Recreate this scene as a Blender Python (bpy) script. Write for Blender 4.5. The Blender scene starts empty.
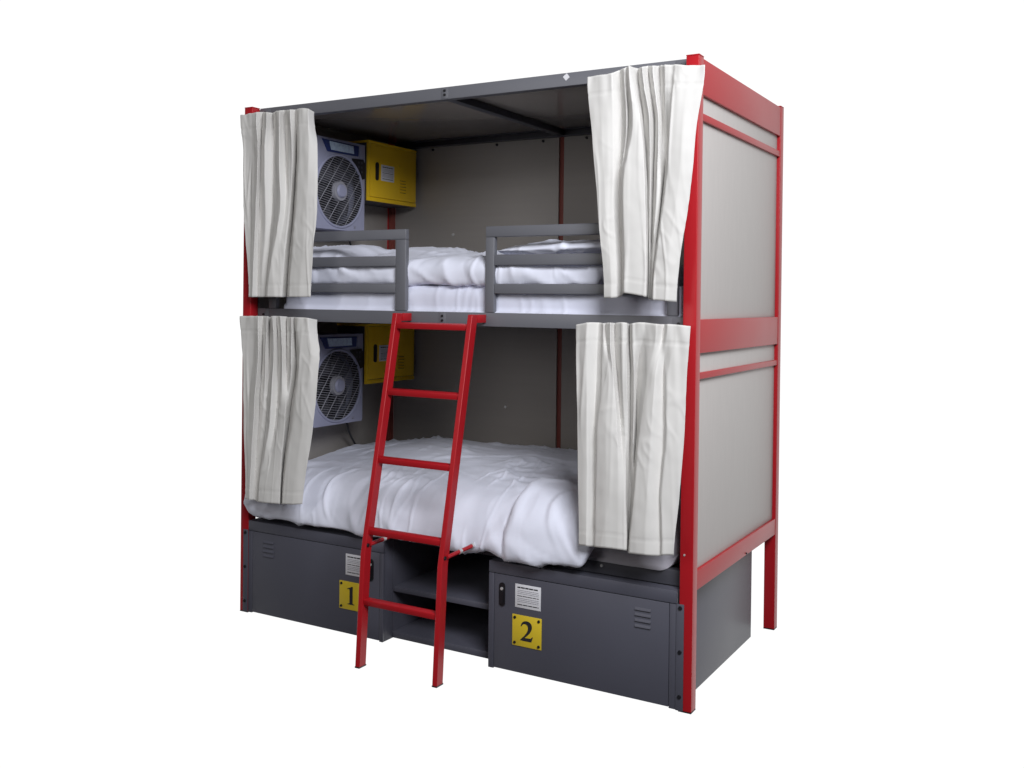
import bpy, bmesh, math, random
from mathutils import Vector, Matrix, noise

random.seed(7)
SC = bpy.context.scene
COL = SC.collection

# ------------------------------------------------------------------ materials
def mat(name, col, rough=0.5, metal=0.0, spec=0.5, bump=None, var=None, coat=0.0, sheen=0.0, rough_var=0.0):
    m = bpy.data.materials.new(name); m.use_nodes = True
    nt = m.node_tree; b = nt.nodes['Principled BSDF']
    b.inputs['Base Color'].default_value = (*col, 1)
    b.inputs['Roughness'].default_value = rough
    b.inputs['Metallic'].default_value = metal
    b.inputs['Specular IOR Level'].default_value = spec
    b.inputs['Coat Weight'].default_value = coat
    b.inputs['Sheen Weight'].default_value = sheen
    tc = nt.nodes.new('ShaderNodeTexCoord')
    if var:                                   # slow tonal variation of the paint or cloth itself
        amt, scale, stretch = var
        mp = nt.nodes.new('ShaderNodeMapping'); mp.inputs['Scale'].default_value = stretch
        nz = nt.nodes.new('ShaderNodeTexNoise'); nz.inputs['Scale'].default_value = scale; nz.inputs['Detail'].default_value = 5
        mx = nt.nodes.new('ShaderNodeMix'); mx.data_type = 'RGBA'
        mx.inputs[6].default_value = (*[c * (1 - amt) for c in col], 1)
        mx.inputs[7].default_value = (*[min(1, c * (1 + amt)) for c in col], 1)
        nt.links.new(tc.outputs['Object'], mp.inputs['Vector']); nt.links.new(mp.outputs[0], nz.inputs['Vector'])
        nt.links.new(nz.outputs[0], mx.inputs[0]); nt.links.new(mx.outputs[2], b.inputs['Base Color'])
        if rough_var:
            mr = nt.nodes.new('ShaderNodeMapRange')
            mr.inputs[3].default_value = rough - rough_var; mr.inputs[4].default_value = rough + rough_var
            nt.links.new(nz.outputs[0], mr.inputs[0]); nt.links.new(mr.outputs[0], b.inputs['Roughness'])
    if bump:
        prev = None
        for (scale, strength, dist, stretch, *kind) in bump:
            mp = nt.nodes.new('ShaderNodeMapping'); mp.inputs['Scale'].default_value = stretch
            nz = nt.nodes.new('ShaderNodeTexNoise'); nz.inputs['Scale'].default_value = scale; nz.inputs['Detail'].default_value = 4
            if kind: nz.noise_type = 'RIDGED_MULTIFRACTAL'; nz.inputs['Distortion'].default_value = .35; nz.inputs['Detail'].default_value = 3; nz.inputs['Roughness'].default_value = .35
            bp = nt.nodes.new('ShaderNodeBump'); bp.inputs['Strength'].default_value = strength; bp.inputs['Distance'].default_value = dist
            nt.links.new(tc.outputs['Object'], mp.inputs['Vector']); nt.links.new(mp.outputs[0], nz.inputs['Vector'])
            nt.links.new(nz.outputs[0], bp.inputs['Height'])
            if prev: nt.links.new(prev.outputs[0], bp.inputs['Normal'])
            prev = bp
        nt.links.new(prev.outputs[0], b.inputs['Normal'])
    return m

U = (1, 1, 1)
M = {
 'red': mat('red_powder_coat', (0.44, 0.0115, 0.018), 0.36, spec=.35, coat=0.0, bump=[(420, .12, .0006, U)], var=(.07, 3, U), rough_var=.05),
 'redbrown': mat('red_brown_primer_and_post_shade', (0.20, 0.045, 0.034), 0.5, var=(.1, 6, U)),  # middle post paint; also stands in for shade on the rear corner posts
 'grey': mat('grey_powder_coat', (0.145, 0.148, 0.168), 0.42, bump=[(420, .12, .0006, U)], var=(.09, 2.5, U), rough_var=.06),
 'locker': mat('charcoal_powder_coat', (0.085, 0.086, 0.112), 0.45, bump=[(420, .12, .0006, U), (3, .15, .004, U)], var=(.10, 2.2, U), rough_var=.07),
 'dark': mat('dark_grey_steel', (0.055, 0.056, 0.07), 0.5, var=(.1, 4, U)),
 'panel': mat('grey_laminate_board', (0.555, 0.525, 0.505), 0.5, spec=.35, bump=[(220, .14, .0008, (1, 1, .12)), (260, .10, .0006, (.12, .12, 1)), (4, .12, .005, U)], var=(.05, 90, (1, .7, .10)), rough_var=.04),
 'shaded_board': mat('laminate_with_painted_shade', (0.32, 0.298, 0.278), 0.45, spec=.4, bump=[(220, .10, .0008, (1, 1, .12))], var=(.05, 60, (.06, 1, 1)), rough_var=.04),  # same laminate as the end panel, darkened to carry the berths' inside shade
 'ceil': mat('brown_grey_laminate_board', (0.36, 0.325, 0.29), 0.2, spec=.6, coat=.3, bump=[(3, .12, .004, U)], var=(.04, 5, U)),
 'yellow': mat('yellow_powder_coat', (0.85, 0.54, 0.014), 0.38, coat=.1, bump=[(420, .1, .0006, U)], var=(.05, 4, U)),
 'plate': mat('yellow_sign_plastic', (0.72, 0.53, 0.03), 0.4, var=(.04, 8, U)),
 'black': mat('black_plastic', (0.012, 0.012, 0.015), 0.35, var=(.15, 20, U)),
 'ink': mat('black_ink_and_vent_shadow', (0.015, 0.015, 0.02), 0.6, var=(.1, 40, U)),
 'inkg': mat('grey_ink', (0.22, 0.22, 0.26), 0.6, var=(.25, 90, U)),
 'paper': mat('white_label_paper', (0.74, 0.74, 0.78), 0.6, var=(.03, 30, U)),
 'chrome': mat('bright_zinc', (0.72, 0.72, 0.72), 0.4, metal=.5, var=(.05, 20, U)),
 'linen': mat('white_cotton_bedding', (0.79, 0.81, 0.93), 0.85, spec=.2, sheen=.15, bump=[(3.2, .8, .016, (.6, 1.5, 1.2), 1), (7.5, .7, .008, (1.2, .7, 1), 1), (22, .12, .005, U), (900, .1, .0004, U)], var=(.02, 6, U)),
 'sheet': mat('white_cotton_sheet', (0.72, 0.74, 0.87), 0.85, spec=.2, sheen=.1, bump=[(4.5, .8, .010, (1.2, 1, .8), 1), (18, .15, .006, (1, 1, .4)), (900, .1, .0004, U)], var=(.02, 6, U)),
 'ticking': mat('mattress_ticking_with_shade', (0.42, 0.41, 0.46), 0.85, spec=.2, bump=[(18, .3, .008, U), (900, .1, .0004, U)], var=(.03, 6, U)),  # greyed to put the curtain's shade into the cloth colour
 'curtain': mat('ivory_curtain_cloth', (0.70, 0.688, 0.668), 0.9, spec=.15, sheen=.1, bump=[(5, .6, .007, (1.6, 1, .35), 1), (14, .15, .005, (1, 1, .35)), (1100, .15, .0004, U)], var=(.025, 8, (1, 1, .4))),
 'fan': mat('white_fan_plastic', (0.31, 0.32, 0.44), 0.4, var=(.03, 8, U)),
 'fangrille': mat('pale_grey_grille_plastic', (0.31, 0.31, 0.35), 0.45, var=(.04, 8, U)),
 'fandark': mat('dark_fan_interior', (0.02, 0.02, 0.024), 0.6, var=(.1, 8, U)),
 'blade': mat('smoky_fan_blade', (0.06, 0.06, 0.075), 0.35, var=(.1, 8, U)),
 'lens': mat('blue_display_lens', (0.03, 0.045, 0.16), 0.15, var=(.1, 8, U)),
 'led': mat('pale_blue_led_diffuser', (0.50, 0.62, 1.0), 0.3, bump=[(160, .6, .004, U)], var=(.45, 110, U)),
}

# ------------------------------------------------------------------ geometry helpers
class MB:
    """collects shapes in world metres; put() links them as one mesh object"""
    def __init__(s): s.bm = bmesh.new()
    def _merge(s, t):
        me = bpy.data.meshes.new('tmp'); t.to_mesh(me); t.free(); s.bm.from_mesh(me); bpy.data.meshes.remove(me)
    def box(s, a, b, bev=0.0015, rot=None, seg=2):
        t = bmesh.new()
        c = [(a[i] + b[i]) / 2 for i in range(3)]; d = [abs(b[i] - a[i]) for i in range(3)]
        bmesh.ops.create_cube(t, size=1); bmesh.ops.scale(t, vec=d, verts=t.verts)
        bev = min(bev, min(d) * .45)
        if bev > 0: bmesh.ops.bevel(t, geom=t.edges[:], offset=bev, segments=seg, affect='EDGES', profile=.5)
        if rot is not None: bmesh.ops.rotate(t, cent=(0, 0, 0), matrix=rot, verts=t.verts)
        bmesh.ops.translate(t, vec=c, verts=t.verts); s._merge(t); return s
    def bar(s, p, q, w, h, up=(0, 0, 1), bev=0.0015):
        """rectangular bar from p to q; w across, h along up"""
        p = Vector(p); q = Vector(q); d = q - p; z = d.normalized(); u = Vector(up); x = u.cross(z).normalized(); y = z.cross(x)
        t = bmesh.new(); bmesh.ops.create_cube(t, size=1); bmesh.ops.scale(t, vec=(w, h, d.length), verts=t.verts)
        if bev: bmesh.ops.bevel(t, geom=t.edges[:], offset=bev, segments=2, affect='EDGES', profile=.5)
        m = Matrix((x, y, z)).transposed().to_4x4(); m.translation = (p + q) / 2
        bmesh.ops.transform(t, matrix=m, verts=t.verts); s._merge(t); return s
    def cyl(s, p, q, r, seg=20, r2=None, bev=0.0):
        p = Vector(p); q = Vector(q); d = q - p
        t = bmesh.new(); bmesh.ops.create_cone(t, cap_ends=True, segments=seg, radius1=r, radius2=r if r2 is None else r2, depth=d.length)
        m = d.to_track_quat('Z', 'Y').to_matrix().to_4x4(); m.translation = (p + q) / 2
        bmesh.ops.transform(t, matrix=m, verts=t.verts); s._merge(t); return s
    def tube(s, pts, r, seg=10):
        pts = [Vector(p) for p in pts]; rings = []
        for i, p in enumerate(pts):
            d = (pts[min(i + 1, len(pts) - 1)] - pts[max(i - 1, 0)]).normalized()
            a = d.orthogonal().normalized() if i == 0 else (rings[-1][1] - d * rings[-1][1].dot(d)).normalized()
            b = d.cross(a)
            rings.append(([s.bm.verts.new(p + (a * math.cos(2 * math.pi * k / seg) + b * math.sin(2 * math.pi * k / seg)) * r) for k in range(seg)], a))
        for i in range(len(rings) - 1):
            for k in range(seg):
                s.bm.faces.new((rings[i][0][k], rings[i][0][(k + 1) % seg], rings[i + 1][0][(k + 1) % seg], rings[i + 1][0][k]))
        s.bm.faces.new(rings[0][0][::-1]); s.bm.faces.new(rings[-1][0]); return s
    def prism(s, pts, ext):
        """flat polygon (3-D points) given a thickness vector"""
        t = bmesh.new(); vs = [t.verts.new(p) for p in pts]; f = t.faces.new(vs)
        r = bmesh.ops.extrude_face_region(t, geom=[f])
        bmesh.ops.translate(t, vec=ext, verts=[v for v in r['geom'] if isinstance(v, bmesh.types.BMVert)])
        bmesh.ops.triangulate(t, faces=t.faces[:]); bmesh.ops.recalc_face_normals(t, faces=t.faces[:]); s._merge(t); return s
    def ring(s, c, n, r, rad, seg=64, sec=8):
        n = Vector(n); a = n.orthogonal().normalized(); b = n.cross(a); c = Vector(c); R = []
        for i in range(seg):
            w = 2 * math.pi * i / seg; d = a * math.cos(w) + b * math.sin(w)
            R.append([s.bm.verts.new(c + d * (r + rad * math.cos(2 * math.pi * k / sec)) + n * rad * math.sin(2 * math.pi * k / sec)) for k in range(sec)])
        for i in range(seg):
            for k in range(sec):
                s.bm.faces.new((R[i][k], R[(i + 1) % seg][k], R[(i + 1) % seg][(k + 1) % sec], R[i][(k + 1) % sec]))
        return s
    def grid(s, rows, close=False):
        V = [[s.bm.verts.new(p) for p in r] for r in rows]
        for i in range(len(V) - 1):
            n = len(V[i])
            for k in range(n if close else n - 1):
                s.bm.faces.new((V[i][k], V[i][(k + 1) % n], V[i + 1][(k + 1) % n], V[i + 1][k]))
        if close:
            s.bm.faces.new(V[0][::-1]); s.bm.faces.new(V[-1])
        return s

def link(name, mb, m, parent=None, org=(0, 0, 0), smooth=35, label=None):
    bm = mb.bm; bmesh.ops.translate(bm, vec=[-c for c in org], verts=bm.verts)
    bmesh.ops.recalc_face_normals(bm, faces=bm.faces[:])
    me = bpy.data.meshes.new(name); bm.to_mesh(me); bm.free()
    me.materials.append(M[m])
    for p in me.polygons: p.use_smooth = True
    if smooth < 179: me.set_sharp_from_angle(angle=math.radians(smooth))
    o = bpy.data.objects.new(name, me); COL.objects.link(o)
    if parent is not None: o.parent = parent
    else: o.location = org
    if label: o['label'] = label
    return o

class Thing:
    """an Empty at the thing's base; part() makes its children, sub() the children of a part"""
    def __init__(s, name, label, cat, org, group=None):
        s.org = org; s.o = bpy.data.objects.new(name, None); s.o.empty_display_size = .1; COL.objects.link(s.o)
        s.o.location = org; s.o['label'] = label; s.o['category'] = cat
        if group: s.o['group'] = group
    def part(s, name, mb, m, parent=None, smooth=35, label=None):
        return link(name, mb, m, parent or s.o, s.org, smooth, label)

def single(name, mb, m, label, cat, org, group=None, smooth=180):
    o = link(name, mb, m, None, org, smooth); o['label'] = label; o['category'] = cat
    if group: o['group'] = group
    return o

def copy_thing(root, off, label):
    """a copy of a thing with copies of its parts and their sub-parts"""
    def cp(o, parent):
        c = o.copy(); COL.objects.link(c); c.parent = parent
        for ch in [x for x in KIDS.get(o.name, [])]: cp(ch, c)
        return c
    KIDS = {}
    for x in list(bpy.data.objects):
        if x.parent: KIDS.setdefault(x.parent.name, []).append(x)
    r = cp(root, None); r.location = Vector(root.location) + Vector(off); r['label'] = label
    return r

def nz(x, y, z=0.0): return noise.noise(Vector((x, y, z)))
def sstep(a, b, x):
    t = max(0.0, min(1.0, (x - a) / (b - a))); return t * t * (3 - 2 * t)

WORLD_FRONT = .03
LAMPS = [
 ('key_softbox', (1.85, -2.45, 3.3), (-.4, .1, 1.4), 1.6, 1.6, 178, (.95, .965, 1.0)),
 ('fill_softbox', (-1.7, -4.6, 2.3), (-.9, .3, 1.2), 2.0, 2.0, 37, (1.0, .97, .94)),
]
CURT = {
 'UL': [
  [(-2.043,-0.0470,2.158), (-1.966,-0.0560,2.158), (-1.926,-0.0770,2.156), (-1.932,-0.0320,2.164), (-1.857,-0.0800,2.149), (-1.877,-0.0230,2.156), (-1.784,-0.0860,2.150), (-1.807,-0.0320,2.161), (-1.729,-0.0800,2.149), (-1.729,-0.0470,2.154), (-1.672,-0.0830,2.147), (-1.626,-0.0860,2.143), (-1.634,-0.0410,2.137)],
  [(-2.026,-0.0440,2.006), (-1.979,-0.0410,2.004), (-1.909,-0.0770,1.994), (-1.933,-0.0380,2.001), (-1.878,-0.0680,1.993), (-1.861,-0.0320,1.997), (-1.785,-0.0800,1.986), (-1.793,-0.0320,1.993), (-1.721,-0.0770,1.982), (-1.735,-0.0320,1.989), (-1.667,-0.0890,1.977), (-1.611,-0.0950,1.972), (-1.587,-0.0680,1.974)],
  [(-2.026,-0.0410,1.791), (-1.985,-0.0380,1.790), (-1.918,-0.0710,1.784), (-1.930,-0.0410,1.788), (-1.878,-0.0590,1.784), (-1.861,-0.0350,1.785), (-1.774,-0.0830,1.777), (-1.766,-0.0590,1.779), (-1.741,-0.0590,1.778), (-1.757,-0.0170,1.783), (-1.678,-0.0890,1.773), (-1.616,-0.0980,1.770), (-1.574,-0.0860,1.769)],
  [(-1.991,-0.0380,1.374), (-1.983,-0.0380,1.374), (-1.950,-0.0590,1.374), (-1.948,-0.0320,1.374), (-1.919,-0.0380,1.374), (-1.899,-0.0350,1.375), (-1.850,-0.0710,1.375), (-1.813,-0.0680,1.375), (-1.783,-0.0560,1.375), (-1.794,-0.0140,1.376), (-1.716,-0.0860,1.376), (-1.656,-0.0950,1.376), (-1.600,-0.0890,1.377)],
 ],
 'LL': [
  [(-2.034,-0.0440,1.291), (-1.946,-0.0530,1.293), (-1.906,-0.0710,1.294), (-1.909,-0.0380,1.294), (-1.857,-0.0680,1.295), (-1.883,-0.0260,1.290), (-1.809,-0.0770,1.296), (-1.818,-0.0440,1.295), (-1.770,-0.0770,1.296), (-1.773,-0.0380,1.294), (-1.712,-0.0770,1.293), (-1.723,-0.0500,1.293), (-1.680,-0.0800,1.294), (-1.618,-0.0830,1.291), (-1.609,-0.0410,1.283)],
  [(-2.011,-0.0498,1.103), (-1.953,-0.0498,1.105), (-1.889,-0.0828,1.109), (-1.909,-0.0408,1.106), (-1.858,-0.0738,1.110), (-1.867,-0.0408,1.108), (-1.807,-0.0798,1.112), (-1.816,-0.0438,1.110), (-1.754,-0.0828,1.115), (-1.765,-0.0438,1.112), (-1.707,-0.0798,1.116), (-1.718,-0.0348,1.114), (-1.648,-0.0948,1.120), (-1.586,-0.1038,1.122), (-1.552,-0.0888,1.123)],
  [(-1.998,-0.0571,0.889), (-1.972,-0.0571,0.891), (-1.899,-0.0931,0.899), (-1.911,-0.0511,0.894), (-1.876,-0.0661,0.898), (-1.859,-0.0631,0.899), (-1.805,-0.0961,0.905), (-1.795,-0.0691,0.904), (-1.756,-0.0871,0.908), (-1.728,-0.0901,0.910), (-1.745,-0.0601,0.906), (-1.750,-0.0361,0.904), (-1.669,-0.1051,0.915), (-1.606,-0.1141,0.920), (-1.559,-0.1051,0.922)],
  [(-1.962,-0.0760,0.514), (-1.954,-0.0760,0.515), (-1.918,-0.0970,0.518), (-1.916,-0.0730,0.514), (-1.908,-0.0700,0.511), (-1.892,-0.0790,0.512), (-1.858,-0.1060,0.518), (-1.807,-0.1150,0.521), (-1.766,-0.1120,0.523), (-1.741,-0.1060,0.523), (-1.763,-0.0760,0.515), (-1.779,-0.0550,0.510), (-1.708,-0.1210,0.529), (-1.651,-0.1300,0.535), (-1.603,-0.1210,0.541)],
 ],
 'UR': [
  [(-0.386,-0.0500,2.151), (-0.337,-0.0620,2.151), (-0.289,-0.0680,2.151), (-0.275,-0.0260,2.168), (-0.245,-0.0590,2.165), (-0.239,-0.0560,2.169), (-0.214,-0.0890,2.163), (-0.208,-0.0680,2.161), (-0.207,-0.0320,2.165), (-0.168,-0.0830,2.155), (-0.165,-0.0380,2.168), (-0.135,-0.0770,2.158), (-0.127,-0.0350,2.164), (-0.093,-0.0710,2.157), (-0.055,-0.0800,2.152), (-0.011,-0.0770,2.146), (0.045,-0.0710,2.142)],
  [(-0.367,-0.0500,1.983), (-0.325,-0.0590,1.979), (-0.286,-0.0530,1.976), (-0.265,-0.0260,1.979), (-0.229,-0.0680,1.970), (-0.235,-0.0380,1.975), (-0.198,-0.0860,1.964), (-0.174,-0.0740,1.964), (-0.181,-0.0320,1.972), (-0.141,-0.0800,1.961), (-0.147,-0.0230,1.970), (-0.114,-0.0680,1.961), (-0.114,-0.0320,1.966), (-0.089,-0.0560,1.961), (-0.062,-0.0890,1.953), (-0.020,-0.0920,1.950), (0.022,-0.0770,1.949)],
  [(-0.346,-0.0500,1.775), (-0.313,-0.0530,1.773), (-0.286,-0.0470,1.772), (-0.274,-0.0200,1.774), (-0.260,-0.0380,1.772), (-0.246,-0.0620,1.769), (-0.228,-0.0860,1.765), (-0.155,-0.0800,1.762), (-0.169,-0.0200,1.769), (-0.149,-0.0470,1.766), (-0.151,-0.0140,1.769), (-0.117,-0.0680,1.762), (-0.108,-0.0590,1.762), (-0.114,-0.0170,1.767), (-0.077,-0.0890,1.758), (-0.033,-0.0950,1.755), (0.005,-0.0830,1.754)],
  [(-0.314,-0.0500,1.385), (-0.283,-0.0590,1.385), (-0.265,-0.0500,1.387), (-0.259,-0.0260,1.392), (-0.253,-0.0290,1.398), (-0.241,-0.0500,1.401), (-0.222,-0.0800,1.402), (-0.147,-0.0770,1.390), (-0.165,-0.0170,1.387), (-0.155,-0.0320,1.385), (-0.156,-0.0200,1.383), (-0.147,-0.0350,1.381), (-0.144,-0.0350,1.381), (-0.139,-0.0440,1.381), (-0.118,-0.0860,1.380), (-0.074,-0.0920,1.377), (-0.038,-0.0830,1.374)],
 ],
 'LR': [
  [(-0.420,-0.0470,1.290), (-0.367,-0.0710,1.300), (-0.337,-0.0380,1.300), (-0.308,-0.0590,1.299), (-0.310,-0.0380,1.299), (-0.277,-0.0770,1.302), (-0.277,-0.0380,1.300), (-0.237,-0.0770,1.304), (-0.219,-0.0710,1.303), (-0.228,-0.0260,1.297), (-0.193,-0.0800,1.302), (-0.150,-0.0770,1.305), (-0.105,-0.0830,1.302), (-0.094,-0.0470,1.300), (-0.069,-0.0770,1.301), (-0.033,-0.0710,1.299), (0.006,-0.0680,1.296)],
  [(-0.412,-0.0553,1.116), (-0.365,-0.0703,1.119), (-0.341,-0.0403,1.118), (-0.303,-0.0643,1.121), (-0.279,-0.0763,1.123), (-0.265,-0.0733,1.124), (-0.265,-0.0373,1.122), (-0.232,-0.0733,1.125), (-0.216,-0.0733,1.126), (-0.219,-0.0313,1.123), (-0.191,-0.0673,1.127), (-0.199,-0.0253,1.124), (-0.138,-0.0733,1.130), (-0.106,-0.0913,1.132), (-0.088,-0.0613,1.132), (-0.064,-0.0823,1.134), (-0.002,-0.0733,1.136)],
  [(-0.403,-0.0613,0.908), (-0.360,-0.0733,0.912), (-0.343,-0.0463,0.911), (-0.319,-0.0763,0.916), (-0.282,-0.0883,0.920), (-0.243,-0.0853,0.923), (-0.237,-0.0643,0.921), (-0.221,-0.0673,0.923), (-0.214,-0.0583,0.922), (-0.220,-0.0283,0.918), (-0.193,-0.0643,0.924), (-0.198,-0.0283,0.920), (-0.160,-0.0883,0.930), (-0.114,-0.1003,0.935), (-0.081,-0.0733,0.934), (-0.060,-0.0943,0.938), (-0.006,-0.0823,0.941)],
  [(-0.395,-0.0669,0.718), (-0.357,-0.0759,0.723), (-0.342,-0.0489,0.721), (-0.321,-0.0789,0.728), (-0.277,-0.0939,0.735), (-0.233,-0.0939,0.739), (-0.213,-0.0879,0.740), (-0.209,-0.0819,0.740), (-0.217,-0.0549,0.735), (-0.218,-0.0309,0.731), (-0.209,-0.0309,0.732), (-0.192,-0.0579,0.738), (-0.170,-0.0969,0.747), (-0.122,-0.1089,0.754), (-0.090,-0.0849,0.753), (-0.073,-0.0999,0.757), (-0.015,-0.0909,0.762)],
  [(-0.387,-0.0730,0.529), (-0.355,-0.0820,0.532), (-0.338,-0.0580,0.527), (-0.320,-0.0820,0.533), (-0.276,-0.0970,0.539), (-0.232,-0.0970,0.540), (-0.209,-0.0910,0.539), (-0.203,-0.0850,0.538), (-0.210,-0.0610,0.531), (-0.218,-0.0400,0.524), (-0.217,-0.0400,0.521), (-0.204,-0.0670,0.526), (-0.184,-0.1000,0.534), (-0.125,-0.1120,0.539), (-0.082,-0.0910,0.537), (-0.069,-0.1030,0.545), (-0.032,-0.0940,0.548)],
 ],
}

# ------------------------------------------------------------------ the bunk bed (metres; x to the right, y to the back, z up)
L, D, S, H = 2.066, 1.051, 0.046, 2.2
bed = Thing('bunk_bed', 'red and grey steel bunk bed with two curtained berths and a roof', 'bunk bed', (-L / 2, D / 2, 0))
for (x, y) in ((-S, 0), (-L, 0), (-S, D - S), (-L, D - S)):
    p = bed.part('post', MB().box((x, y, 0.004), (x + S, y + S, H - .004), .0025, seg=3), 'red')
    bed.part('end_cap', MB().box((x - .0005, y - .0005, H - .004), (x + S + .0005, y + S + .0005, H), .0012), 'red', p)
    bed.part('foot_cap', MB().box((x, y, 0), (x + S, y + S, .004), .0005), 'black', p)
def bolt(t, parent, c, n, r=.0065, m='black', h=.004):
    c = Vector(c); n = Vector(n)
    mb = MB().cyl(c - n * .001, c + n * h, r, 14, r * .82)
    t.part('bolt', mb, m, parent)
YB = .046
def channel(z0, z1, m='grey', y=YB, back=False):
    mb = MB(); x0, x1 = -L + S + .001, -S - .001
    s = -1 if back else 1
    def bx(a, b): mb.box((x0, min(y + s * a[0], y + s * b[0]), a[1]), (x1, max(y + s * a[0], y + s * b[0]), b[1]), .0018, seg=3)
    bx((0, z0), (.003, z1)); bx((.0032, z0), (.036, z0 + .003)); bx((.0032, z1 - .003), (.036, z1))
    return mb
for (z0, z1, nm) in ((2.151, 2.1985, 'front_beam'), (1.273, 1.325, 'front_beam')):
    b = bed.part(nm, channel(z0, z1), 'grey')
    bed.part('joint_plate', MB().box((-1.062, YB - .0016, z0 + .003), (-1.030, YB, z1 - .003), .0006), 'grey', b)
    for zz in (.36, .70): bolt(bed, b, (-1.046, YB - .0016, z0 + (z1 - z0) * zz), (0, -1, 0), .0055)
    for x in (-.078, -1.985):
        bed.part('joint_plate', MB().box((x - .022, YB - .0014, z0 + .003), (x + .03, YB, z1 - .003), .0006), 'grey', b)
        bolt(bed, b, (x, YB - .0014, z0 + .026), (0, -1, 0))
bed.part('sticker', MB().prism([(-.517 + .013 * a, YB, 2.183 + .013 * c) for a, c in ((-1.1, .15), (.1, 1.05), (1.0, -.1), (-.15, -1))], (0, -.0012, 0)), 'paper')
lr = bed.part('mattress_rail', channel(.407, .459), 'dark')
bolt(bed, lr, (-.354, YB, .436), (0, -1, 0), .006, 'chrome')
bolt(bed, lr, (-1.95, YB, .436), (0, -1, 0), .006, 'chrome')
for (z0, z1) in ((2.147, 2.1805), (1.275, 1.300), (.409, .434)):
    b = bed.part('back_beam', channel(z0, z1, y=1.030, back=True), 'dark')
    if z0 > 2:
        for x in (-1.78, -1.40, -1.142, -.912, -.5): bolt(bed, b, (x, 1.030, z0 - .012), (0, -1, 0), .007)
bed.part('roof_panel', MB().box((-L + S + .002, YB + .0045, 2.1825), (-S - .002, 1.0335, 2.1945), .001).box((-L + .0225, YB + .0045, 2.1825), (-L + S + .0019, D - S - .002, 2.1945), .001).box((-S - .0019, YB + .0045, 2.1825), (-.0225, D - S - .002, 2.1945), .001), 'ceil')
bed.part('cross_bar', MB().box((-1.062, YB + .04, 2.152), (-1.024, 1.024, 2.1815), .002), 'dark')
bed.part('cross_bar', MB().box((-1.062, YB + .04, 1.280), (-1.024, 1.024, 1.300), .002), 'dark')
bed.part('berth_board', MB().box((-L + S + .002, YB + .006, 1.302), (-S - .002, 1.026, 1.314), .001), 'dark')
bed.part('berth_board', MB().box((-L + S + .002, YB + .006, .436), (-S - .002, 1.026, .448), .001).box((-L + .0225, YB + .006, .436), (-L + S + .0019, D - S - .002, .448), .001).box((-S - .0019, YB + .006, .436), (-.0225, D - S - .002, .448), .001), 'dark')
# back wall: two boards a storey, the red middle post showing in the gap between them
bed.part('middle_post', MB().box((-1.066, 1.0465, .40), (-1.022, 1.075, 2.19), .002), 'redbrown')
for (z0, z1) in ((1.302, 2.190), (.440, 1.2995)):
    for (x0, x1) in ((-L + S + .003, -1.058), (-1.031, -S - .003)):
        p = bed.part('back_panel', MB().box((x0, 1.034, z0), (x1, 1.044, z1), .001), 'shaded_board')
        if x0 < -1.5 and z0 > 1: bolt(bed, p, (-1.654, 1.034, 1.70), (0, -1, 0), .008, 'chrome', .003)
        if x0 < -1.5 and z0 < 1: bolt(bed, p, (-1.336, 1.034, .851), (0, -1, 0), .008, 'chrome', .003)
for x in (-L + S + .0004, -S - .0034):  # thin strips added over the rear posts, their dark colour imitating shade
    bed.part('post_shade_strip', MB().box((x, D - S - .0015, .462), (x + .003, 1.0335, 2.146), .0005), 'redbrown')
    bed.part('post_shade_strip', MB().box((x - .016 if x < -1 else x + .0031, D - S - .003, .462), (x - .0002 if x < -1 else x + .019, D - S - .0005, 2.146), .0005), 'redbrown')
# the two ends
for (xo, sg) in ((0, -1), (-L, 1)):             # outer face, direction inwards
    def rail(nm, z0, z1, a, b, mm='red'):
        xa, xb = xo + sg * a, xo + sg * b
        return bed.part(nm, MB().box((min(xa, xb), S + .001, z0), (max(xa, xb), D - S - .001, z1), .0018, seg=3), mm)
    rail('end_rail', 2.072, 2.192, .001, .0135)
    rail('end_rail', 1.202, 1.316, .001, .0135)
    r = rail('end_rail', .403, .470, .001, .0135)
    if sg < 0: bolt(bed, r, (-.001, .60, .41), (1, 0, 0), .004)
    rail('slat', 1.986, 2.010, .002, .0135)
    rail('slat', 1.114, 1.136, .002, .0135)
    for (z0, z1) in ((1.2605, 2.191), (.430, 1.2595)):
        xa, xb = xo + sg * .014, xo + sg * .022
        bed.part('end_panel', MB().box((min(xa, xb), S + .002, z0), (max(xa, xb), D - S - .002, z1), .0006), 'panel' if sg < 0 else 'shaded_board')  # left end takes the board with interior shade in its colour
bolt(bed, None, (-.030, 0, .528), (0, -1, 0), .004, 'chrome', .002)
# guard rails: a welded frame of square tube each, two bars inside
for (x0, x1, v0, v1) in ((-1.958, -1.226, .042, .051), (-.854, -.084, .039, .038)):
    y0, y1 = YB + .001, YB + .024
    g = bed.part('guard_rail', MB().box((x0, y0, 1.611), (x1, y1, 1.652), .003, seg=3).box((x0, y0, 1.3255), (x0 + v0, y1, 1.6108), .003, seg=3)
                 .box((x1 - v1, y0, 1.3255), (x1, y1, 1.6108), .003, seg=3), 'grey')
    for (z0, z1) in ((1.504, 1.545), (1.397, 1.435)):
        bed.part('bar', MB().box((x0 + v0 + .0005, y0 + .001, z0), (x1 - v1 - .0005, y1 - .001, z1), .003, seg=3), 'grey', g)

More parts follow.
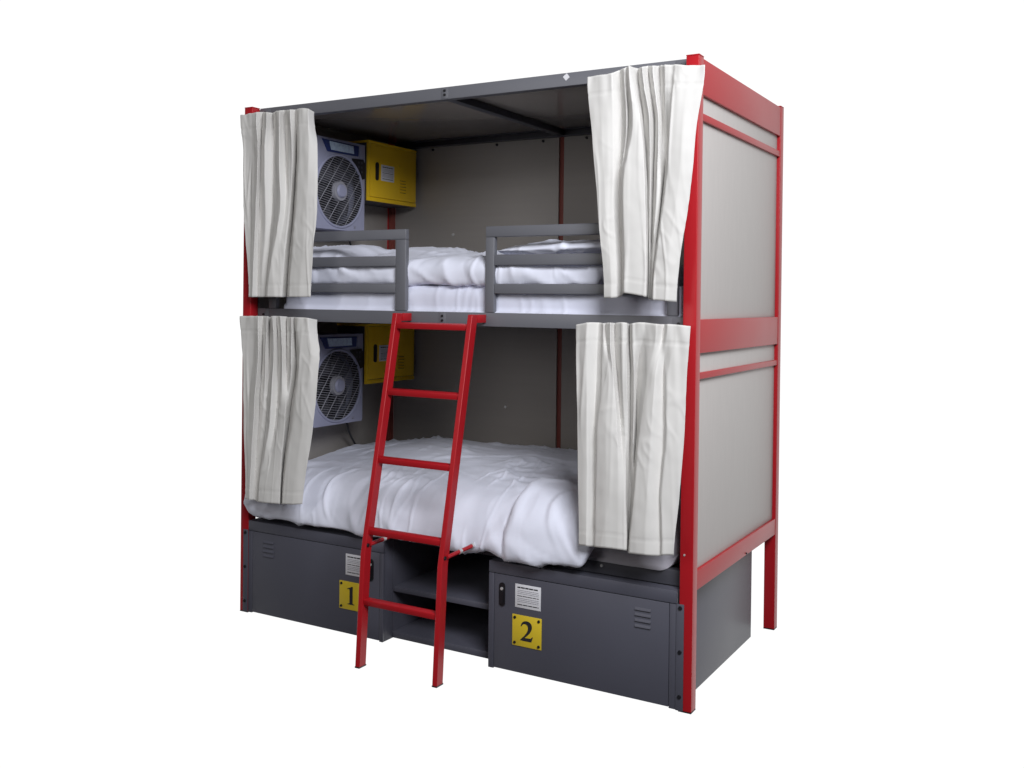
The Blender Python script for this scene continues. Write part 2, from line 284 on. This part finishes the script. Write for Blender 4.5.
# ------------------------------------------------------------------ lockers under the bed
DIG1 = [[(.12, 0), (.57, 0), (.57, .035), (.47, .05), (.45, .10), (.45, 1.0), (.40, 1.0), (.08, .86), (.08, .82), (.17, .845), (.225, .83), (.24, .77), (.24, .10), (.215, .05), (.12, .035)]]
def bez(a, b, c, d, n=8):
    r = []
    for i in range(1, n + 1):
        t = i / n; u = 1 - t
        r.append(tuple(u**3 * a[k] + 3 * u * u * t * b[k] + 3 * u * t * t * c[k] + t**3 * d[k] for k in range(2)))
    return r
def digit2():
    p = [(.02, 0), (.62, 0), (.70, .26), (.655, .26)]
    p += bez(p[-1], (.61, .17), (.55, .165), (.45, .165)) + [(.26, .165)]
    p += bez(p[-1], (.46, .35), (.645, .50), (.645, .73))
    p += bez(p[-1], (.645, .90), (.52, 1.0), (.35, 1.0))
    p += bez(p[-1], (.18, 1.0), (.07, .90), (.03, .71)) + [(.07, .695)]
    p += bez(p[-1], (.11, .79), (.17, .84), (.26, .84))
    p += bez(p[-1], (.36, .84), (.43, .77), (.43, .65))
    p += bez(p[-1], (.43, .47), (.27, .29), (.02, .045))
    return [p[:-1] + [(.02, .045)]]
def capsule(cx, cz, w, h, y, n=10):
    pts = []; r = w / 2
    for k in range(n + 1): a = math.pi * k / n; pts.append((cx + r * math.cos(a), y, cz + h / 2 - r + r * math.sin(a)))
    for k in range(n + 1): a = math.pi + math.pi * k / n; pts.append((cx + r * math.cos(a), y, cz - h / 2 + r + r * math.sin(a)))
    return pts
def text_rows(place, parent_t, parent, w, h):
    """the small print of a label: bold head line, rows of grey print broken into words, two more bold lines"""
    rnd = random.Random(3); fine = MB()
    rows = [(.86, 1, .055), (.74, 0, .018), (.67, 0, .018), (.60, 0, .018), (.50, 1, .03), (.40, 0, .018), (.33, 0, .018), (.26, 0, .018), (.13, 1, .035)]
    for (z, b, t) in rows:
        x = .09; bold = MB()
        while x < .9:
            ln = rnd.uniform(.05, .14) if not b else rnd.uniform(.09, .2)
            e = min(.92, x + ln)
            (bold if b else fine).prism([place(q[0] * w, q[1] * h) for q in ((x, z - t / 2), (e, z - t / 2), (e, z + t / 2), (x, z + t / 2))], place.n)
            x = e + (.02 if b else .012)
        if b: parent_t.part('headline', bold, 'ink', parent)
    parent_t.part('small_print', fine, 'inkg', parent)

def locker(label, x0, x1, dx0, dx1, fl, digit, lockx, labx, platex, ventx, labelplate):
    t = Thing('storage_locker', label, 'locker', ((x0 + x1) / 2, .43, 0), 'lockers under the bed')
    Z1 = .403; zs = .359
    t.part('body', MB().box((x0, .012, .004), (x1, .86, Z1), .0015)
           .box((x0, 0, zs + .0015), (x1, .0118, Z1), .0012).box((x0, 0, .004), (dx0 - .0013, .0118, zs - .0010), .0012)
           .box((dx1 + .0013, 0, .004), (x1, .0118, zs - .0010), .0012), 'locker')
    d = t.part('door', MB().box((dx0 + .0006, .0002, .008), (dx1 - .0006, .0115, zs - .0012), .0014), 'locker')
    if fl[0] < fl[1]:
        f = t.part('flange', MB().box((fl[0], -.0035, .004), (fl[1], -.0004, .362), .0008), 'locker')
        for z in (.349, .201, .051): bolt(t, f, ((fl[2]), -.0035, z), (0, -1, 0), .0075)
    # louvre of four pressed slots
    v = MB(); w = .058
    for k in range(4):
        z = .259 + k * .0195
        v.prism([(ventx, .0001, z), (ventx, .0001, z + .009), (ventx, -.0042, z + .0012), (ventx, -.0042, z)], (w, 0, 0))
    t.part('vent', v, 'locker', d)
    dk = MB()  # dark strips paint the shadow line under each louvre
    for k in range(4): dk.box((ventx + .001, -.0012, .2570 + k * .0195), (ventx + w - .001, -.0002, .2588 + k * .0195), 0)
    t.part('vent_slot_shadow', dk, 'ink', d)
    # lock
    h = t.part('lock', MB().prism(capsule(lockx, .285, .024, .088, .0), (0, -.004, 0)), 'black', d)
    k = MB().cyl((lockx, -.0035, .307), (lockx, -.0075, .307), .0055, 16); t.part('key_cylinder', k, 'chrome', d)
    t.part('handle', MB().prism(capsule(lockx, .275, .013, .05, -.0042), (0, -.004, 0)), 'black', d)
    # printed label
    lw, lh = .107, .086
    lb = t.part('label', MB().box((labx, -.0011, .248), (labx + lw, -.0002, .248 + lh), .0002), 'paper', d)
    def place(a, b): return (labx + a, -.0012, .248 + b)
    place.n = (0, -.0004, 0)
    text_rows(place, t, d, lw, lh)
    # number plate
    pw, ph, pz = .122, .114, .1075
    t.part('number_plate', MB().box((platex, -.0032, pz), (platex + pw, -.0002, pz + ph), .0012), 'plate', d, label=labelplate)
    hh = .074
    for poly in digit:
        px = platex + pw / 2 - .34 * hh * (1.08 if len(poly) > 20 else 1.0)
        t.part('numeral', MB().prism([(px + q[0] * hh * 1.03, -.0033, pz + .022 + q[1] * hh) for q in poly], (0, -.0006, 0)), 'ink', d)
    for (a, b) in ((.011, .011), (pw - .011, .011), (.011, ph - .011), (pw - .011, ph - .011)):
        bolt(t, d, (platex + a, -.0032, pz + b), (0, -1, 0), .006, 'black', .003)
    return t
locker('charcoal steel locker whose yellow plate reads 1, left of the open shelves', -2.018, -1.285, -1.994, -1.304, (-2.046, -2.0185, -2.033), DIG1, -1.345, -1.476, -1.506, -1.929, 'yellow plate with a black number 1')
locker('charcoal steel locker whose yellow plate reads 2, right of the open shelves', -.793, -.0552, -.769, -.081, (-.0548, -.028, -.041), digit2(), -.734, -.679, -.689, -.2045, 'yellow plate with a black number 2')

t = Thing('shelf_unit', 'open charcoal steel shelves between the two lockers', 'shelf unit', (-1.04, .45, 0))
for (z0, z1) in ((.008, .034), (.195, .217)):
    t.part('shelf', MB().box((-1.2818, .060, z0), (-.7962, .8275, z1), .002), 'locker')
t.part('back_panel', MB().box((-1.2818, .828, .008), (-.7962, .832, .402), .0006), 'locker')
for x in (-1.284, -.7958): t.part('side_panel', MB().box((x, .062, .008), (x + .0018, .833, .402), .0004), 'locker')

# ------------------------------------------------------------------ ladder
lad = Thing('ladder', 'red steel ladder hooked over the front beam of the upper berth', 'ladder', (-1.03, -.15, 0))
def yf(z): return -.263 + .06 * z if z < .42 else -.2378 + .204 * (z - .42)     # the stiles bend below the fourth rung
for x in (-1.212, -.865):
    w = .020
    st = lad.part('stile', MB().prism([(x, yf(0), 0), (x, yf(0) + .040, 0), (x, yf(.42) + .040, .4235), (x, yf(1.318) + .040, 1.318), (x, yf(1.318), 1.318), (x, yf(.42), .42)], (w, 0, 0)), 'red')
    md = st.modifiers.new('rounded_edges', 'BEVEL'); md.width = .002; md.segments = 2; md.limit_method = 'ANGLE'; md.angle_limit = math.radians(50)
    lad.part('hook', MB().box((x + .0004, yf(1.318) + .0405, 1.287), (x + w - .0004, YB - .0005, 1.3178), .002), 'red', st)
    lad.part('foot', MB().prism([(x - .0006, yf(0) - .0006, 0), (x - .0006, yf(0) + .0416, 0), (x - .0006, yf(.005) + .0416, .005), (x - .0006, yf(.005) - .0006, .005)], (w + .0012, 0, 0)), 'black', st)
    # stay back to the mattress rail
    xs = x + w + .003
    p, q = Vector((xs, yf(.45) + .022, .452)), Vector((xs, YB, .462))
    sy = lad.part('stay', MB().tube([p, q], .0075, 12), 'red', st)
    dv = (q - p)
    for f in (.33, .66): lad.part('pin', MB().tube([p + dv * (f - .03), p + dv * (f + .03)], .0095, 12), 'chrome', st)
    bolt(lad, st, (x + w, yf(.452) + .012, .450), (1, 0, 0), .008)
for z in (1.271, 1.017, .762, .501, .243):
    y = yf(z) + .006
    lad.part('rung', MB().bar((-1.1915, y + .014, z), (-.8655, y + .014, z), .028, .0215, up=(0, -.18, 1), bev=.002), 'red')

# ------------------------------------------------------------------ fans on the left end and the yellow lock boxes beside them
def fan(label):
    FX = -1.877; t = Thing('box_fan', label, 'fan', (-2.0, .51, 1.696), 'box fans on the left wall')
    y0, y1, z0, z1 = 0.2446, 0.5999, 1.6884, 2.1043; cy, cz, R = 0.4184, 1.8681, .163
    # housing: side walls, and a front face with a round opening
    hb = MB().box((-2.044, y0, z0), (FX - .02, y0 + .006, z1), .001).box((-2.044, y1 - .006, z0), (FX - .02, y1, z1), .001).box((-2.044, y0 + .0062, z0), (FX - .02, y1 - .0062, z0 + .006), .001).box((-2.044, y0 + .0062, z1 - .006), (FX - .02, y1 - .0062, z1), .001)
    n = 96; inner, outer, oback, iback = [], [], [], []
    for k in range(n):
        a = 2 * math.pi * k / n; c, s = math.cos(a), math.sin(a)
        inner.append((FX, cy + R * c, cz + R * s)); iback.append((FX - .040, cy + R * .97 * c, cz + R * .97 * s))
        tx = ((y1 if c > 0 else y0) - cy) / c if abs(c) > 1e-6 else 1e9
        tz = ((z1 if s > 0 else z0) - cz) / s if abs(s) > 1e-6 else 1e9
        q = min(tx, tz); outer.append((FX, cy + q * c, cz + q * s)); oback.append((FX - .02, cy + q * c, cz + q * s))
    hb.grid([list(r) for r in zip(inner, outer, oback)] + [(inner[0], outer[0], oback[0])])
    sh = MB().grid([list(r) for r in zip(iback, inner)] + [(iback[0], inner[0])])
    body = t.part('housing', hb, 'fan', smooth=30)
    t.part('shroud', sh, 'fandark', body, smooth=180)
    t.part('bezel', MB().ring((FX + .001, cy, cz), (1, 0, 0), R + .003, .006), 'fan', body)
    t.part('back_plate', MB().box((-2.043, y0 + .007, z0 + .007), (-2.035, y1 - .007, z1 - .007), .001), 'fandark')
    # blades
    bl = MB()
    for k in range(5):
        a0 = 2 * math.pi * k / 5 + .3; rows = []
        for i in range(9):
            r = .045 + (R * .9 - .045) * i / 8
            rows.append([(-1.935 + .016 * (j / 6 - .5) * -2, cy + r * math.cos(a0 + .8 * (j / 6) + .15 * i / 8), cz + r * math.sin(a0 + .8 * (j / 6) + .15 * i / 8)) for j in range(7)])
        bl.grid(rows)
    b = t.part('blades', bl, 'blade'); md = b.modifiers.new('thickness', 'SOLIDIFY'); md.thickness = .002
    # louvre grille: fine bars, slanting vanes, hub
    g = MB(); nb = 30
    th = math.radians(-8)
    for k in range(nb):
        h = -R + (k + .5) * 2 * R / nb; w = math.sqrt(max(0, R * R - h * h))
        d = Vector((0, math.cos(th), math.sin(th))); u = Vector((0, -math.sin(th), math.cos(th))); c = Vector((FX - .004, cy, cz)) + u * h
        if w > .02: g.tube([c - d * w, c + d * w], .0013, 6)
    t.part('grille', g, 'fangrille')
    v = MB(); th = math.radians(52)
    for k in range(6):
        h = (-.78 + k * .312) * R; w = math.sqrt(R * R - h * h)
        d = Vector((0, math.cos(th), math.sin(th))); u = Vector((0, -math.sin(th), math.cos(th))); c = Vector((FX - .001, cy, cz)) + u * h
        v.tube([c - d * w, c + d * w], .0014, 6)
    t.part('grille_vanes', v, 'fangrille')
    hc = (cy, cz)
    hub = t.part('hub', MB().cyl((FX - .01, *hc), (FX + .008, *hc), .047, 40, .044), 'fangrille')
    t.part('hub_cap', MB().cyl((FX + .0102, *hc), (FX + .019, *hc), .032, 36, .026), 'fan', hub)
    # blue lamp window, key pad, latch
    lens = t.part('display', MB().prism([(FX + .0005, *q) for q in ((0.2875, 2.0946), (0.5492, 2.0926), (0.5453, 2.0438), (0.3266, 2.0409))], (.004, 0, 0)), 'lens')
    t.part('lamp_strip', MB().prism([(FX + .0047, *q) for q in ((0.3354, 2.0887), (0.5062, 2.0867), (0.5111, 2.0516), (0.3481, 2.0506))], (.002, 0, 0)), 'led', lens)
    kp = [(0.5004, 2.0301), (0.5843, 2.0340)] + [(0.5970, 2.0145), (0.5980, 1.9442), (0.5707, 1.9364)]
    for k in range(6):
        a = math.radians(24 + k * 7.2); kp.append((cy + (R + .012) * math.cos(a), cz + (R + .012) * math.sin(a)))
    pad = t.part('control_panel', MB().prism([(FX + .0005, *q) for q in kp], (.004, 0, 0)), 'black')
    kb = MB()
    for i in range(4):
        for j in range(2 if i < 3 else 1):
            kb.cyl((FX + .0042, cy + .130 + j * .023, cz + .148 - i * .021), (FX + .0062, cy + .130 + j * .023, cz + .148 - i * .021), .0055, 12)
    t.part('button', kb, 'dark', pad)
    t.part('latch', MB().prism([(FX + .0005, *q) for q in ((0.5492, 2.0828), (0.5609, 2.0867), (0.5765, 2.0633), (0.5785, 2.0399), (0.5570, 2.0399))], (.006, 0, 0)), 'fan')
    mk = MB().box((FX + .0003, cy + .104, z0 + .014), (FX + .0012, cy + .116, z0 + .020), 0).box((FX + .0003, cy + .098, z0 + .024), (FX + .0012, cy + .120, z0 + .0255), 0)
    t.part('mark', mk, 'inkg')
    t.part('power_cord', MB().tube([(-1.93, .545, 1.690), (-1.93, .555, 1.668), (-1.95, .585, 1.640), (-1.98, .65, 1.59), (-2.0, .72, 1.53), (-2.0, .77, 1.47)], .005, 8), 'black')
    return t.o
f1 = fan('white box fan beside the yellow box in the upper berth')
copy_thing(f1, (0, 0, -.900), 'white box fan beside the yellow box in the lower berth')

def lockbox(label):
    X = -1.862; t = Thing('lock_box', label, 'lock box', (-1.95, .80, 1.842), 'yellow boxes on the wall')
    y0, y1, z0, z1 = .607, 1.001, 1.843, 2.132
    t.part('body', MB().box((-2.043, y0 + .001, z0 + .001), (X - .012, y1 - .001, z1 - .012), .0015), 'dark')
    t.part('front_frame', MB().box((-2.043, y0, z1 - .011), (X, y1, z1), .001).box((X - .0118, y0, z0), (X, y1, z0 + .019), .001)
           .box((X - .0118, y0, z0 + .0192), (X, y0 + .018, z1 - .0112), .001), 'yellow')
    d = t.part('door', MB().box((X - .0116, y0 + .020, z0 + .021), (X - .0003, y1 - .002, z1 - .013), .0014), 'yellow')
    t.part('lock', MB().prism([(X - .0002, .675 + (a[0]), a[2]) for a in capsule(0, 1.989, .024, .088, 0)], (.004, 0, 0)), 'black', d)
    ly, lz, lw, lh = .708, 1.948, .104, .078
    t.part('label', MB().box((X - .0002, ly, lz), (X + .0009, ly + lw, lz + lh), .0002), 'paper', d)
    def place(a, b): return (X + .001, ly + a, lz + b)
    place.n = (.0005, 0, 0)
    text_rows(place, t, d, lw, lh)
    v = MB(); s = MB()
    for k in range(5):
        z = 1.905 + k * .0148
        v.prism([(X - .0003, .862, z), (X - .0003, .862, z + .007), (X + .0032, .862, z + .001), (X + .0032, .862, z)], (0, .052, 0))
        s.box((X - .0002, .863, z - .0022), (X + .0006, .913, z - .0003), 0)  # black strip paints the shadow beneath the louvre
    t.part('vent', v, 'yellow', d); t.part('vent_slot_shadow', s, 'ink', d)
    bolt(t, d, (X - .0003, .857, 2.036), (1, 0, 0), .005, 'plate', .002)
    return t.o
b1 = lockbox('yellow steel lock box on the wall of the upper berth')
copy_thing(b1, (0, 0, -.881), 'yellow steel lock box in the lower berth, partly behind the ladder')

# ------------------------------------------------------------------ bedding
def closed_spline(pts, n):
    """n points evenly along a closed Catmull-Rom curve"""
    out = []; m = len(pts)
    for i in range(m):
        p0, p1, p2, p3 = (Vector(pts[(i + k - 1) % m]) for k in range(4))
        for j in range(12):
            t = j / 12
            out.append(.5 * ((2 * p1) + (p2 - p0) * t + (2 * p0 - 5 * p1 + 4 * p2 - p3) * t * t + (3 * p1 - p0 - 3 * p2 + p3) * t ** 3))
    ln = [0]
    for i in range(len(out)): ln.append(ln[-1] + (out[(i + 1) % len(out)] - out[i]).length)
    res = []; k = 0
    for i in range(n):
        s = ln[-1] * i / n
        while ln[k + 1] < s: k += 1
        f = (s - ln[k]) / max(1e-9, ln[k + 1] - ln[k]); res.append(out[k].lerp(out[(k + 1) % len(out)], f))
    return res
def fold(p, q, ang, su, sv, k, seed):
    """sharp fold lines, long along the direction ang"""
    c, d = math.cos(ang), math.sin(ang); a, b = p * c + q * d, -p * d + q * c
    b += .05 * nz(a * 3, b * 3, seed + 3)
    n = nz(a * su, b * sv, seed)
    return max(0.0, 1 - abs(n) * k)
def crease(x, y, z):
    """cloth relief in metres: broad swells, sharp folds in several directions, fine puckers"""
    s = y - z * 1.2
    wx, ws = x + .08 * nz(x * 2.1, s * 2.1, 71.), s + .08 * nz(x * 2.1, s * 2.1, 83.)
    m1, m2, m3 = (sstep(.38, .72, .5 + .8 * nz(x * 2.8, s * 2.8, q)) for q in (9., 19., 29.))
    tp = sstep(.04, .16, y)                                        # 1 on the top, 0 on the front drape
    r = .007 * nz(x * 2.4, s * 2.4, 5.) + .0032 * nz(x * 6.5, s * 6.5, 6.) + .0012 * nz(x * 15, s * 15, 8.)
    # long thin wrinkles running along the bed on the top
    r += tp * (.0050 * fold(wx, ws, .06, .9, 7.5, 4.5, 1.) ** 1.4 * (.3 + m1) + .0036 * fold(wx, ws, -.12, 1.6, 14, 3.6, 4.) ** 1.4 * (.2 + m2) + .0022 * fold(wx, ws, .2, 3, 24, 3.2, 6.) ** 1.3 * m3)
    # slanting folds on the drape
    r += (1 - tp) * (.0055 * fold(wx, ws, 1.15, 1.3, 5, 2.6, 21.) ** 1.3 * (.4 + m2) + .0034 * fold(wx, ws, .75, 2, 10, 4., 25.) ** 1.4 * (.3 + m1) + .0024 * fold(wx, ws, 2.2, 3, 12, 4., 27.) ** 1.4 * (.2 + m3))
    # sharp tension creases anywhere
    r += .0062 * fold(wx, ws, -.7, 1.6, 5.0, 9., 17.) ** 1.1 * m2 + .0058 * fold(wx, ws, .9, 1.7, 5.0, 9., 31.) ** 1.1 * m3 + .0050 * fold(wx, ws, .4, 3, 9, 7., 43.) ** 1.1 * m1 + .0036 * fold(wx, ws, 1.9, 4, 12, 7., 61.) ** 1.1 * m2
    return r - .004
def soft(name, x0, x1, section, nx, ns, m, label, cat, amp=1.0, endr=.05, group=None, disp=None, dense=None):
    mb = MB(); rows = []
    for i in range(nx + 1):
        f = i / nx; f = f if dense is None else dense(f)
        x = x0 + (x1 - x0) * f
        sec = closed_spline(section(x), ns)
        d = min(x - x0, x1 - x); k = 1.0
        if d < endr: k = math.sqrt(max(0, 1 - (1 - d / endr) ** 2)) * .985 + .015
        cy = sum(p.x for p in sec) / ns; cz = sum(p.y for p in sec) / ns
        rows.append([(x, cy + (p.x - cy) * (1 - (1 - k) * .12), cz + (p.y - cz) * k) for p in sec])
    mb.grid(rows, close=True)
    bm = mb.bm; bmesh.ops.recalc_face_normals(bm, faces=bm.faces[:]); bm.normal_update()
    mv = [(v, v.normal.copy()) for v in bm.verts]
    for v, n in mv:
        c = v.co; a = (disp or crease)(c.x, c.y, c.z) * amp
        d = min(c.x - x0, x1 - c.x); a *= .35 + .65 * min(1, d / .06 if d > 0 else 0)
        v.co = c + n * a
    return single(name, mb, m, label, cat, ((x0 + x1) / 2, .5, rows[nx // 2][0][2]), group)

def sheet_disp(x, y, z):
    w = nz(x * 1.2, z * 3, 2.) * .4
    return .0022 * nz(x * 4, y * 4, z * 6) + .004 * max(0, 1 - abs(nz(x * 6 + z * 9 * nz(x * 1.3, 4., 1.) + w, y * 3, z * 2 + 3)) * 3.0) ** 2 + .002 * max(0, 1 - abs(nz(x * 12 - z * 14, y * 6, 3.)) * 2.5) ** 2
def block(y0, y1, z0, z1):
    r = .012
    return [(y1, (z0 + z1) / 2), (y1 - .001, z1 - .04), (y1 - .03, z1), (y0 + .5, z1 + .004), (y0 + .06, z1), (y0 + .014, z1 - .012), (y0 + .001, z1 - .04), (y0, (z0 + z1) / 2), (y0 + .003, z0 + .02), (y0 + .02, z0), (y0 + .5, z0 - .0), (y1 - .02, z0)]
soft('mattress', -1.905, -.060, lambda x: block(.076, 1.018, 1.3155, 1.428), 260, 120, 'sheet', 'mattress in a white sheet behind the guard rails of the upper berth', 'mattress', .8, .03, 'mattresses', sheet_disp)
soft('mattress', -2.012, -.085, lambda x: block(.056, 1.018, .4495, .570), 160, 90, 'ticking', 'mattress with curtain shade in its grey colour, mostly hidden under the wide duvet of the lower berth', 'mattress', .8, .05, 'mattresses', sheet_disp)

def gs(x, c, w): return math.exp(-((x - c) / w) ** 2)
def upper_section(x):
    lump = .042 * gs(x, -1.46, .20) + .010 * gs(x, -.95, .2); left = .048 * sstep(-1.55, -1.70, x)
    rt = sstep(-.90, -.80, x)
    zt = 1.528 - .006 * rt + .010 * gs(x, -1.05, .12)
    return [(.99, 1.47), (.985, 1.52 + lump * .4), (.90, 1.55 + lump * .5), (.62, 1.566 + lump), (.40, 1.560 + lump * .9 + left), (.22, 1.545 + left), (.125, zt + .004 + left * .8), (.080, zt - .018 + left * .3), (.066, 1.487),
            (.067, 1.452), (.078, 1.432), (.12, 1.428), (.4, 1.430), (.8, 1.430), (.96, 1.436)]
soft('duvet', -2.008, -.372, upper_section, 300, 150, 'linen', 'rumpled white duvet lying on the upper berth under the pillow', 'duvet', 1.4, .07, 'duvets')
def lower_section(x):
    lf = sstep(-1.45, -2.02, x); rb = sstep(-.716, -.684, x) * (1 - .35 * sstep(-.62, -.42, x)); nd = sstep(-.42, -.36, x)
    zb = .433 + .004 * math.sin(x * 9) + .030 * sstep(-1.955, -2.03, x) - .014 * gs(x, -1.36, .12) + .012 * gs(x, -.80, .07) - .012 * gs(x, -.60, .07) + .022 * nd
    dz = -.050 * lf + .010 * gs(x, -1.62, .25); f = -.022 * rb; up = .034 * rb * (1 - .5 * nd)
    return [(1.00, .60), (1.0, .655 + dz), (.90, .690 + dz), (.62, .690 + dz), (.35, .668 + dz + .01 * nz(x * 2, 1., 1.)), (.16, .648 + dz * .8 + up), (.055 + f * .5, .612 + dz * .55 + up * .9),
            (.000 + f, .555 + dz * .3 + up * .5), (-.024 + f, .500 + .01 * lf), (-.031 + f * .8, zb + .020), (-.024 + f * .7, zb), (-.008 + f * .5, zb + .004), (.012, .475), (.028, .53), (.10, .588), (.40, .586), (.80, .586)]
soft('duvet', -2.036, -.352, lower_section, 330, 170, 'linen', 'wide rumpled white duvet hanging over the front of the lower berth', 'duvet', 1.35, .05, 'duvets')
def pillow():
    mb = MB(); n, m = 130, 160; rows = []
    x0, x1, y0, y1 = -.842, -.27, .062, .50
    for i in range(n + 1):
        u = -1 + 2 * i / n; row = []
        for side in (1, -1):
            for j in range(m // 2):
                v = (1 - 2 * j / (m / 2)) * side
                ex = 1 - .05 * (abs(v) ** 3); x = (x0 + x1) / 2 + (x1 - x0) / 2 * u * ex
                y = (y0 + y1) / 2 - (y1 - y0) / 2 * v * (1 - .06 * abs(u) ** 3)
                th = (max(0, 1 - abs(u) ** 2.6) ** .5) * (max(0, 1 - abs(v) ** 2.8) ** .55)
                z = 1.566 + th * (.034 if side > 0 else -.030)
                row.append((x, y, z + .006 * u))
        rows.append(row)
    mb.grid(rows, close=True); bm = mb.bm
    bmesh.ops.remove_doubles(bm, verts=bm.verts[:], dist=.0003)
    bmesh.ops.recalc_face_normals(bm, faces=bm.faces[:]); bm.normal_update()
    for v, nn in [(v, v.normal.copy()) for v in bm.verts]: v.co += nn * crease(v.co.x + 9, v.co.y, v.co.z) * 1.0
    single('pillow', mb, 'linen', 'flat white pillow on top of the upper berth duvet by the right curtain', 'pillow', (-.55, .29, 1.545))
pillow()

# ------------------------------------------------------------------ curtains: fold lines measured at several heights, in metres
def cr(p0, p1, p2, p3, t):
    # monotone-ish cubic: tangents limited so that folds do not overshoot
    def tan(a, b, c):
        if (b - a) * (c - b) <= 0: return 0
        return math.copysign(min(abs(c - a) / 2, 2 * min(abs(b - a), abs(c - b))), c - a)
    m1, m2 = tan(p0, p1, p2), tan(p1, p2, p3)
    return (2 * t**3 - 3 * t * t + 1) * p1 + (t**3 - 2 * t * t + t) * m1 + (-2 * t**3 + 3 * t * t) * p2 + (t**3 - t * t) * m2
def curtain(key, label, seed, header=.062, hem=.05, hy=(0, 1)):
    R = CURT[key]; nr, nc = len(R), len(R[0]); NU, NV = 14, 110
    us = []
    for c in range(nc - 1):
        for k in range(NU): us.append((c, k / NU))
    us.append((nc - 2, 1.0))
    def at(row, c, t, k):
        g = [row[max(0, min(nc - 1, c + q - 1))][k] for q in range(4)]; return .45 * cr(*g, t) + .55 * (g[1] + (g[2] - g[1]) * t)
    base = [[Vector([at(R[r], c, t, k) for k in range(3)]) for (c, t) in us] for r in range(nr)]
    # heights measured along the middle of the cloth set the row spacing
    zs = [sum(p.z for p in b) / len(b) for b in base]; V = [(zs[0] - z) / (zs[0] - zs[-1]) for z in zs]
    rows = []; hgt = zs[0] - zs[-1]
    for j in range(NV + 1):
        v = j / NV
        r = 0
        while r < nr - 2 and V[r + 1] < v: r += 1
        t = (v - V[r]) / (V[r + 1] - V[r]); row = []
        for i in range(len(us)):
            g = [base[max(0, min(nr - 1, r + q - 1))][i] for q in range(4)]
            x, y = cr(*[q.x for q in g], t), cr(*[q.y for q in g], t)
            lx = g[1].y + (g[2].y - g[1].y) * t; y = .5 * y + .5 * lx
            z = base[0][i].z + (base[-1][i].z - base[0][i].z) * v
            s = v * hgt; y -= 0.0
            # stitched header and hem, slight puckers beneath the gathers
            y += .0022 * math.exp(-((s - header) / .0035) ** 2) + .0016 * math.exp(-((hgt - s - hem) / .003) ** 2)
            pk = math.exp(-s / .12)
            y += (.006 * pk + .0012) * nz(x * 38 + seed, z * 9, seed * 1.7) + .0035 * nz(x * 9 + seed, z * 5, seed) + .0010 * nz(x * 20, z * 26, seed + 4)
            cw = x + .02 * nz(x * 6, z * 3, seed + 2)
            y -= .0042 * max(0, 1 - abs(nz(cw * 24 + seed, z * 1.7, seed + 6)) * 4.5) ** 1.3 * (.35 + .65 * sstep(-.1, .35, nz(x * 5, z * 3, seed + 8)))
            y -= .0022 * max(0, 1 - abs(nz(cw * 16 + z * 9, z * 7 - cw * 8, seed + 12)) * 6) ** 1.2 * sstep(.0, .35, nz(x * 6, z * 4, seed + 18))
            x += .0025 * nz(x * 8, z * 5 + 3, seed + 9)
            z += .002 * nz(x * 30, 1.3, seed) * (1 - v)
            row.append((x, y, z))
        rows.append(row)
    mb = MB(); mb.grid(rows)
    o = single('curtain', mb, 'curtain', label, 'curtain', R[0][nc // 2], 'bunk curtains')
    md = o.modifiers.new('thickness', 'SOLIDIFY'); md.thickness = .0016; md.offset = 0
    return o
curtain('UL', 'narrow ivory curtain gathered at the left end of the upper berth', 1.0)
curtain('LL', 'narrow ivory curtain gathered at the left end of the lower berth', 2.3)
curtain('UR', 'ivory curtain gathered at the right end of the upper berth', 3.1)
curtain('LR', 'ivory curtain gathered at the right end of the lower berth', 4.7)

# ------------------------------------------------------------------ light: a white studio backdrop, two soft lamps in front
w = bpy.data.worlds.new('World'); SC.world = w; w.use_nodes = True
nt = w.node_tree; bg = nt.nodes['Background']
tc = nt.nodes.new('ShaderNodeTexCoord'); dt = nt.nodes.new('ShaderNodeVectorMath'); dt.operation = 'DOT_PRODUCT'
dt.inputs[1].default_value = (-.42, .9075, 0)
mr = nt.nodes.new('ShaderNodeMapRange'); mr.interpolation_type = 'SMOOTHSTEP'
mr.inputs[1].default_value = -.02; mr.inputs[2].default_value = .34
mr.inputs[3].default_value = WORLD_FRONT; mr.inputs[4].default_value = 1.05
nt.links.new(tc.outputs['Generated'], dt.inputs[0]); nt.links.new(dt.outputs['Value'], mr.inputs[0])
nt.links.new(mr.outputs[0], bg.inputs['Strength'])
bg.inputs['Color'].default_value = (1, 1, 1, 1)

def lamp(name, loc, to, sx, sy, power, col):
    l = bpy.data.lights.new(name, 'AREA'); l.shape = 'RECTANGLE'; l.size = sx; l.size_y = sy; l.energy = power; l.color = col
    o = bpy.data.objects.new(name, l); COL.objects.link(o); o.location = loc
    o.rotation_euler = (Vector(to) - Vector(loc)).to_track_quat('-Z', 'Y').to_euler()
for a in LAMPS: lamp(*a)

# ------------------------------------------------------------------ camera and colour management
cd = bpy.data.cameras.new('camera'); cam = bpy.data.objects.new('camera', cd); COL.objects.link(cam)
Rv, Uv, Fv = Vector((0.86224291, 0.50636357, 0.01153677)), Vector((-0.0134940619, 0.000196373616, 0.999908932)), Vector((-0.50631519, 0.86232007, -0.00700222))
m = Matrix((Rv, Uv, -Fv)).transposed().to_4x4(); m.translation = (1.140426, -3.191992, 1.376277); cam.matrix_world = m
cd.sensor_width = 36; cd.lens = 1002.046 / 1024 * 36; cd.shift_x = .00607; cd.shift_y = -.07579; cd.clip_start = .05; cd.clip_end = 200
SC.camera = cam
SC.view_settings.view_transform = 'Standard'; SC.view_settings.look = 'None'; SC.view_settings.exposure = 0; SC.view_settings.gamma = 1
SC.render.resolution_x, SC.render.resolution_y = 1024, 768
SC.cycles.max_bounces = 8; SC.cycles.use_denoising = True
